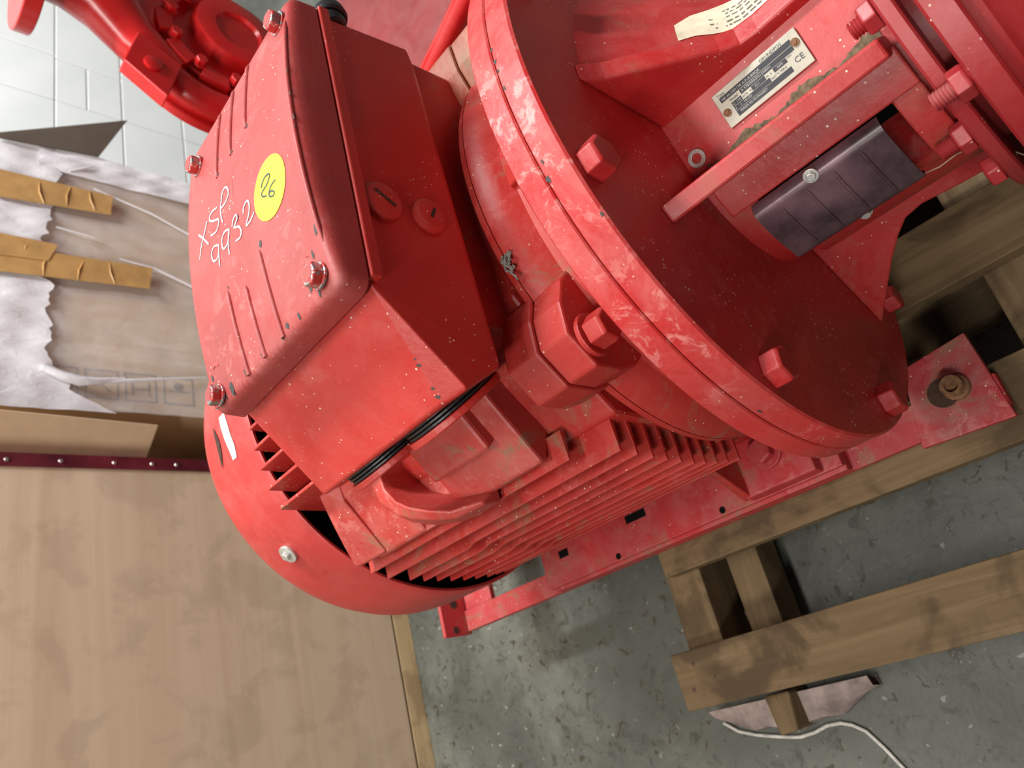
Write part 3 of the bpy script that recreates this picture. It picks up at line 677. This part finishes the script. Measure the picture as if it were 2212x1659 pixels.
# ---- base frame
bf = part('base_frame', MB().box(-700, 41, -200, -171, -236.6, -225), 'red_base', ps, 1.2)
part('rail', MB().box(-700, 330, 171, 200, -236.6, -225), 'red_base', bf, 1.2)
part('foot_packer', MB().box(-500, -100, -200, -150, -225, -213), 'red_base', bf, 1)
part('foot_packer', MB().box(-500, -100, 150, 200, -225, -213), 'red_base', bf, 1)
part('end_plate', MB().box(-706, -700, -204, -150, -232, -184), 'red_base', bf, 1)
part('hole', MB().cyl((-700.2, -160, -208), (-699.4, -160, -208), 6.2, 24), 'rust_dark', bf)
part('hole', MB().cyl((-700.2, -196, -204), (-699.4, -196, -204), 5.0, 24), 'rust_dark', bf)
part('cross_member', MB().box(-698, -640, -171, 171, -236.6, -228), 'red_base', bf, 1)
part('cross_member', MB().box(-96, -42, -171, 171, -236.6, -230), 'red_worn', bf, 1)
part('rail_worn_section', MB().box(-98, 10, -201, -168, -226, -223.6), 'red_worn', bf, 0.8)
tabm = part('anchor_plate', MB().hull([(x, y, z) for x, y in ((-22, -136), (36, -130), (41, -211), (-36, -207)) for z in (-229, -222)]), 'red_worn', bf, 1)
part('anchor_hole', MB().cyl((0, -170, -222.3), (0, -170, -221.6), 13, 28), 'rust_dark', bf)
nr = part('anchor_nut', MB().lathe([(0, 0.1), (0, 9.5), (9, 9.5), (9, 5.2), (4, 5.2), (4, 0.1)], 24), 'rust', None)
bpy.data.objects.remove(nr)
b = MB(); N = 22
for (r, z) in ((11, -222), (11, -216), (9, -213.5), (9, -205), (5.6, -205), (5.6, -210), (0.1, -210)): b.v += [(12+r*math.cos(2*math.pi*i/N), -171+r*math.sin(2*math.pi*i/N), z) for i in range(N)]
b.f = [(j*N+i, j*N+(i+1) % N, (j+1)*N+(i+1) % N, (j+1)*N+i) for j in range(6) for i in range(N)]
part('anchor_nut', b, 'rust', bf, 0, 35, label='rusty anchor sleeve and nut')

# ============================================================ PALLET
pa = empty('pallet', 'worn wooden pallet lying under the red motor and pump', 'pallet', (0, 0, -354))
def board(name, x0, x1, y0, y1, z0, z1, mat, skew=0.0):
    j = [random.uniform(-1, 1) for _ in range(8)]
    b = MB().add([(x0+j[0], y0+j[1], z0), (x1+j[2], y0+j[3]+skew, z0), (x1+j[4], y1+j[5]+skew, z0), (x0+j[6], y1+j[7], z0), (x0+j[0], y0+j[1], z1), (x1+j[2], y0+j[3]+skew, z1), (x1+j[4], y1+j[5]+skew, z1), (x0+j[6], y1+j[7], z1)],
                 [(3, 2, 1, 0), (4, 5, 6, 7), (0, 1, 5, 4), (1, 2, 6, 5), (2, 3, 7, 6), (3, 0, 4, 7)])
    return part(name, b, mat, pa, 1.2)
outer = board('deck_board', -378, 640, -367, -308, -257, -237, 'pallet_x')
board('deck_board', -352, 640, -229, -160, -257, -237, 'pallet_x')
board('deck_board', -365, 640, -82, -17, -257, -237, 'pallet_x')
board('deck_board', -365, 640, 60, 130, -257, -237, 'pallet_x')
board('deck_board', -365, 640, 205, 270, -257, -237, 'pallet_x')
for x0, x1 in ((-366, -318), (64, 128), (560, 620)):
    board('stringer', x0, x1, -362, 270, -337, -257, 'pallet_y')
s2 = board('stringer', -302, -262, -352, -150, -337, -292, 'pallet_y')
for y0, y1 in ((-372, -318), (-100, -30), (210, 275)):
    board('bottom_board', -370 if y0 > -300 else -60, 640, y0, y1, -354, -337, 'pallet_x')
board('bottom_board', 60, 130, -318, 270, -353.8, -337, 'pallet_y') if False else None
for x, y in ((-352, -322), (-361, -347), (-330, -340)):
    part('nail', MB().cyl((x, y, -237.2), (x, y, -236.6), 2.3 if x != -330 else 1.5, 14), 'nail_dark', outer)
# block end and film under the outer board
part('skid_block', MB().hull([(x, y, z) for x, y in ((-330, -372), (-298, -372), (-303, -412), (-326, -414)) for z in (-354, -312)]), 'pallet_y', pa, 3)
fm = MB(); pv = []
for i in range(13):
    x = -420+i*17*(0.40 if False else 1); w = 6+14*math.sin(math.pi*i/12); yy = -376-26*math.sin(math.pi*i/12)**0.8+3*math.sin(i*1.9)
    pv += [(x, -376, -330), (x, yy-8, -338+4*math.sin(i*2.3)), (x+2, yy-10, -350), (x, -377, -353)]
fm.add(pv, [(i*4+k, i*4+k+1, (i+1)*4+k+1, (i+1)*4+k) for i in range(12) for k in range(3)])
part('stretch_film', fm, 'film_grey', pa, 0, 60, label='crumpled dirty stretch film')
tw = [(-418, -392, -350), (-402, -404, -351), (-378, -412, -351), (-340, -420, -351), (-326, -422, -351), (-306, -420, -351), (-290, -416, -351), (-274, -416, -351), (-262, -420, -351), (-250, -428, -351), (-238, -446, -351), (-226, -468, -351), (-214, -490, -351)]
tag(part('twine', MB().tube(tw, 2.0, 8), 'twine', None, 0, 60), 'loose white twine on the floor beside the pallet', 'twine')
tuft = MB()
for i in range(9):
    x = -330+random.uniform(-16, 22); y = -296+random.uniform(-9, 9)
    tuft.tube([(x, y, -338), (x+random.uniform(-6, 6), y+random.uniform(-6, 6), -328), (x+random.uniform(-12, 12), y+random.uniform(-9, 9), -318)], [2.5, 3.5, 1], 6)
tag(part('film_scrap', tuft, 'twine', None, 0, 60), 'scrap of white film caught between the pallet stringers', 'scrap')

# ============================================================ PLYWOOD CRATE
cr = empty('plywood_crate', 'large plywood crate standing behind the fan end of the motor', 'crate', (-1200, -300, -354))
part('side_panel', MB().box(-1034, -1018, -900, 169, -316, 640), 'plywood', cr, 1)
part('side_panel', MB().box(-1500+30, -1034, 153, 169, -316, 640), 'plywood', cr, 1)
part('side_panel', MB().box(-1470, -1034, -900, -884, -316, 640), 'plywood', cr, 1)
part('side_panel', MB().box(-1486, -1470, -900, 169, -316, 640), 'plywood', cr, 1)
part('top_panel', MB().box(-1486, -1018, -900, 169, 640, 656), 'plywood', cr, 1)
part('bottom_plank', MB().box(-1040, -1018.6, -900, 172, -354, -320), 'crate_plank', cr, 1)
tr = part('corner_trim', MB().prism([(-1017, 168), (-1014.5, 168), (-1014.5, 189), (-1060, 189), (-1060, 186.5), (-1017, 186.5)], -316, 640, 2), 'trim_red', cr, 0.5)
for z in (283, 214, 140, 84, 46, -20, -90, -160, -230, -295):
    part('nail', MB().cyl((-1014.5, 178, z), (-1012.6, 178, z), 3.4, 14, 2.2), 'nail', tr, 0, 50)

# ============================================================ CARDBOARD BOXES
bx = empty('cardboard_box', 'open cardboard box with spread flaps between the crate and the white wall', 'box', (-1200, 520, -354))
for nm, a in (('side_wall', (-1400, -1050, 196, 202)), ('side_wall', (-1400, -1066, 816, 821)), ('back_wall', (-1406, -1400, 196, 821))):
    part(nm, MB().box(a[0], a[1], a[2], a[3], -354, 520), 'cardboard_dark' if a[2] > 800 else 'cardboard', bx, 0.5)
part('front_flap_low', MB().box(-1052, -1047, 202, 816, -354, -120), 'cardboard', bx, 0.5)
def slab(pts, d): return MB().hull([p for p in pts]+[(p[0]+d[0], p[1]+d[1], p[2]+d[2]) for p in pts])
part('flap', slab([(-1050, 198, 84), (-1016, 249, 72), (-1008, 262, 520), (-1050, 198, 520)], (3, -3, 0)), 'cardboard', bx, 0.4)
part('flap', slab([(-1044, 826, 141), (-1040, 940, 87), (-1044, 817, 305), (-1044, 806, 305)], (-4, 1, 0)), 'cardboard_dark', bx, 0.4)
ct = empty('wrapped_carton', 'brown carton wrapped in clear plastic film with brown tape, inside the open box', 'box', (-1200, 560, -354))
cb = part('carton_body', MB().box(-1380, -1062, 292, 812, -350, 470), 'cardboard', ct, 2)
def wavy(y0, y1, z0, z1, x, amp, edge=None, seed=0, ny=40, nz=40):
    rr = random.Random(seed); b = MB(); ph = [rr.uniform(0, 6) for _ in range(6)]; vs = []
    for j in range(nz+1):
        for i in range(ny+1):
            u = i/ny; v = j/nz; y = y0+(y1-y0)*u; zl = z0+(edge(u) if edge else 0); z = zl+(z1-zl)*v
            d = amp*(0.5*math.sin(y*.05+z*.02+ph[0])+0.35*math.sin(y*.11-z*.05+ph[1])+0.3*math.sin(z*.09+y*.02+ph[2])+0.2*math.sin(y*.23+z*.13+ph[3]))
            vs.append((x+d, y, z))
    return b.add(vs, [(j*(ny+1)+i, j*(ny+1)+i+1, (j+1)*(ny+1)+i+1, (j+1)*(ny+1)+i) for j in range(nz) for i in range(ny)])
part('film', wavy(288, 822, -330, 470, -1056, 2.2, seed=2), 'plastic_film', ct, 0, 80)
ev = lambda u: 4*math.sin(u*41)+3*math.sin(u*97+1)+2*math.sin(u*190)+(14 if 0.45 < u < 0.62 else 0)-12*(u > 0.75)-62*max(0, 0.16-u)/0.16-40*max(0, 0.06-u)/0.06
part('film_layer', wavy(282, 826, 222, 470, -1051, 2.4, ev, seed=5, ny=70), 'plastic_film_double', ct, 0, 80)
part('film_layer', wavy(770, 828, -60, 240, -1050.5, 2.2, seed=8, ny=24), 'plastic_film_double', ct, 0, 80)
def strip(pts, x, bend=0.0):
    b = MB(); return b.hull([(x+dx, y, z) for y, z in pts for dx in (0, 1.2)])
part('tape', strip([(735, 470), (690, 470), (676, 299), (692, 123), (738, 118), (731, 300)], -1047), 'tape', ct, 0.3)
part('tape', strip([(565, 470), (520, 470), (523, 290), (540, 61), (589, 54), (566, 300)], -1046.5), 'tape', ct, 0.3)
part('tape', strip([(600, 470), (540, 470), (560, 225), (598, 210)], -1045.2), 'tape', ct, 0.3)
def outline(y0, y1, z0, z1, w=2.4):
    b = MB(); X = -1061.4
    for a in ((y0, y1, z0, z0+w), (y0, y1, z1-w, z1), (y0, y0+w, z0, z1), (y1-w, y1, z0, z1)): b.box(X-.6, X, a[0], a[1], a[2], a[3])
    return b
for i, (z1, z0) in enumerate(((228, 178), (168, 116), (106, 54), (42, -10))):
    y0, y1 = 313, 368; sy = outline(y0, y1, z0, z1); zc = (z0+z1)/2; X = -1061.4
    if i == 0: sy.box(X-.6, X, 330, 333, zc-14, zc+14); sy.box(X-.6, X, 346, 349, zc-14, zc+14)
    elif i == 1: sy.add([(X, 325, zc-14), (X, 329, zc-14), (X, 352, zc+12), (X, 348, zc+12)], [(0, 1, 2, 3)])
    elif i == 2: sy.box(X-.6, X, 324, 352, zc-15, zc-12); sy.box(X-.6, X, 324, 352, zc+12, zc+15); sy.box(X-.6, X, 336, 339, zc-15, zc+15)
    else: sy.box(X-.6, X, 338, 341, zc-18, zc+18); sy.cyl((X-.6, 350, zc), (X, 350, zc), 8, 20)
    part('printed_symbol', sy, 'print_grey', ct)
for p, r in (([(-1046, 352, 232), (-1045, 340, 205), (-1045, 333, 180), (-1046, 337, 150), (-1046, 346, 110)], [7, 8, 9, 6, 3]), ([(-1048, 335, 168), (-1046, 340, 120), (-1047, 352, 60), (-1048, 362, 0), (-1050, 368, -30)], [5, 4, 2.4, 2, 1.6]), ([(-1050, 748, 150), (-1048, 720, 50), (-1048, 690, -20), (-1048, 670, -60)], 1.6), ([(-1050, 598, 110), (-1048, 590, 50), (-1048, 560, -30)], [1, 2, 2]), ([(-1050, 640, 212), (-1048, 634, 170), (-1048, 632, 150)], 1.4), ([(-1049, 775, 190), (-1048, 790, 165), (-1048, 800, 150)], [1, 2.2, 1])):
    part('film_fold_glint', MB().tube(p, r, 8), 'plastic_film_double', ct, 0, 60)  # twisted film strands, plus white tubes drawn as highlights along creases
for (y0, z0, y1, z1) in ((690, 196, 734, 190), (682, 232, 728, 240), (694, 150, 736, 158), (528, 232, 572, 226), (536, 120, 582, 128), (530, 180, 574, 170), (560, 262, 600, 250)):
    part('tape_wrinkle', MB().tube([(-1045.4, y0, z0), (-1044.8, (y0+y1)/2, (z0+z1)/2+3), (-1045.4, y1, z1)], [0.6, 1.6, 0.6], 8), 'tape', ct, 0, 60)

# ============================================================ SECOND PUMP (background)
fp = empty('background_pump', 'glossy red pump with a round volute in front of the white wall', 'pump', (-720, 772, -354))
FY, FZ = 772, 61
vol = MB(); N = 72; Mn = 18; pv = []
for i in range(N):
    a = 2*math.pi*i/N
    for k in range(Mn):
        b_ = 2*math.pi*k/Mn; r = 116+25*math.cos(b_); pv.append((-686+25*math.sin(b_), FY+r*math.cos(a), FZ+r*math.sin(a)))
vol.add(pv, [(i*Mn+k, ((i+1) % N)*Mn+k, ((i+1) % N)*Mn+(k+1) % Mn, i*Mn+(k+1) % Mn) for i in range(N) for k in range(Mn)])
va = part('volute', vol, 'red_far', fp, 0, 60)
part('volute_back', MB().lathe([(-716, 20), (-716, 146), (-714, 148), (-702, 148), (-700, 146), (-698, 20)], 96, c=(FY, FZ), closed=True), 'red_far', fp, 0, 35)
part('volute_front', MB().lathe([(-686, 20), (-686, 104), (-672, 104), (-670, 102), (-670, 84), (-676, 80), (-676, 20)], 96, c=(FY+22, FZ-10), closed=True), 'red_far', fp, 0, 35)
part('bearing_ring', MB().lathe([(-676, 1), (-676, 74), (-652, 70), (-650, 66), (-650, 40), (-656, 36), (-656, 1)], 64, c=(FY+46, FZ-30), closed=True), 'red_far', fp, 0, 35)
fbm = hexbolt_mesh('bolt', 17, 11, 2.5, 11)
for k in range(10):
    a = 4+36*k; y, z = pol(93, a); cy_, cz_ = FY+22, FZ-10
    link('bolt', fbm, 'red_far', fp, place((-664, cy_+y*0.98, cz_+z*0.98), (1, 0, 0), a), 0.8)
    part('cover_segment', MB().lathe([(-682, 88), (-682, 112), (-660, 112), (-660, 88)], 6, c=(cy_, cz_), a0=a+6, a1=a+30, closed=True), 'red_far', fp, 1.2)
BP = [(650.5, 217.8), (720.8, 195.5), (680.4, 133.8), (604.4, 159.2)]
bpz = part('boss_plate', MB().prism(BP, -676, -650, 0), 'red_far', fp, 2)
part('plug', MB().lathe([(-650, 0.1), (-650, 13), (-646, 13), (-645, 11), (-645, 0.1)], 24, c=(660, 178)), 'red_far', fp, 0, 40)
part('discharge_neck', MB().tube([(-688, 696, 130), (-690, 742, 184), (-690, 800, 224), (-692, 836, 270), (-694, 850, 330), (-694, 852, 400)], [26, 36, 46, 50, 52, 54], 32), 'red_far', fp, 0, 60)
part('discharge_flange', MB().cyl((-698, 848, 312), (-698, 848, 336), 108, 56), 'red_far', fp, 2, 40)
part('pump_stand', MB().hull([(x, y, z) for x, y in ((-716, 700), (-690, 700), (-690, 850), (-716, 850)) for z in (-354, -60)]), 'red_far', fp, 3)
# second pump's motor base: rounded casting seen behind the terminal box
fb = empty('background_casting', 'dull red casting with a rounded ridge behind the terminal box', 'machine', (-380, 620, -354))
part('casting_body', MB().hull([(x, y, z) for (x, y) in ((-150, 505), (-560, 505), (-560, 900), (-150, 900)) for z in (-354, -110)]), 'red_far_dull', fb, 14, seg=4)
part('casting_ridge', MB().tube([(-170, 505, -52), (-246, 500, -66), (-399, 497, -98), (-520, 495, -122)], 17, 16), 'red_far', fb, 0, 60)
part('casting_ledge', MB().box(-560, -150, 480, 506, -160, -152), 'red_far', fb, 1)

# ============================================================ SMALL THINGS
wv = MB().lathe([(0, 3.2), (0, 5.8), (1.3, 5.8), (1.3, 3.2)], 32, closed=True)
th_n = Vector((0, *pol(1, 112)))
wb = MB(); N = 28; c = Vector((9.5, -32.9, 80.5))+th_n*0.1
e1 = Vector((1, 0, 0)); e2 = th_n.cross(e1)
for (r, h) in ((3.4, 0), (6.2, 0), (6.2, 1.4), (3.4, 1.4)): wb.v += [tuple(c+e1*r*math.cos(2*math.pi*i/N)+e2*r*math.sin(2*math.pi*i/N)+th_n*h) for i in range(N)]
wb.f = [(j*N+i, j*N+(i+1) % N, ((j+1) % 4)*N+(i+1) % N, ((j+1) % 4)*N+i) for j in range(4) for i in range(N)]
tag(part('washer', wb, 'zinc_dull', None, 0.3, 40), 'small loose steel washer lying near the name plate', 'washer')
lt = MB(); rr = random.Random(9)
for s in range(7):
    p = Vector((-98, -68, 172.5)); path = []
    for i in range(14):
        p = p+Vector((rr.uniform(-2.2, 2.2), rr.uniform(-2.6, 2.6), rr.uniform(-.6, .6))); p.z = max(p.z, math.sqrt(max(0, 184.5**2-p.y**2))); path.append(p.copy())
    lt.tube(path, 0.9, 6)
tag(part('string_scrap', lt, 'lint', None, 0, 60), 'knotted scrap of grey string on the motor end shield', 'string')

fb_ = MB().tube([(108, -104, 22), (116, -103, 16), (126, -100, 12), (136, -98, 4), (146, -104, -8), (152, -112, -14)], 0.45, 6)
tag(part('straw_fibre', fb_, 'fibre', None, 0, 60), 'thin dry fibre hanging from the corner of the dark guard', 'fibre')
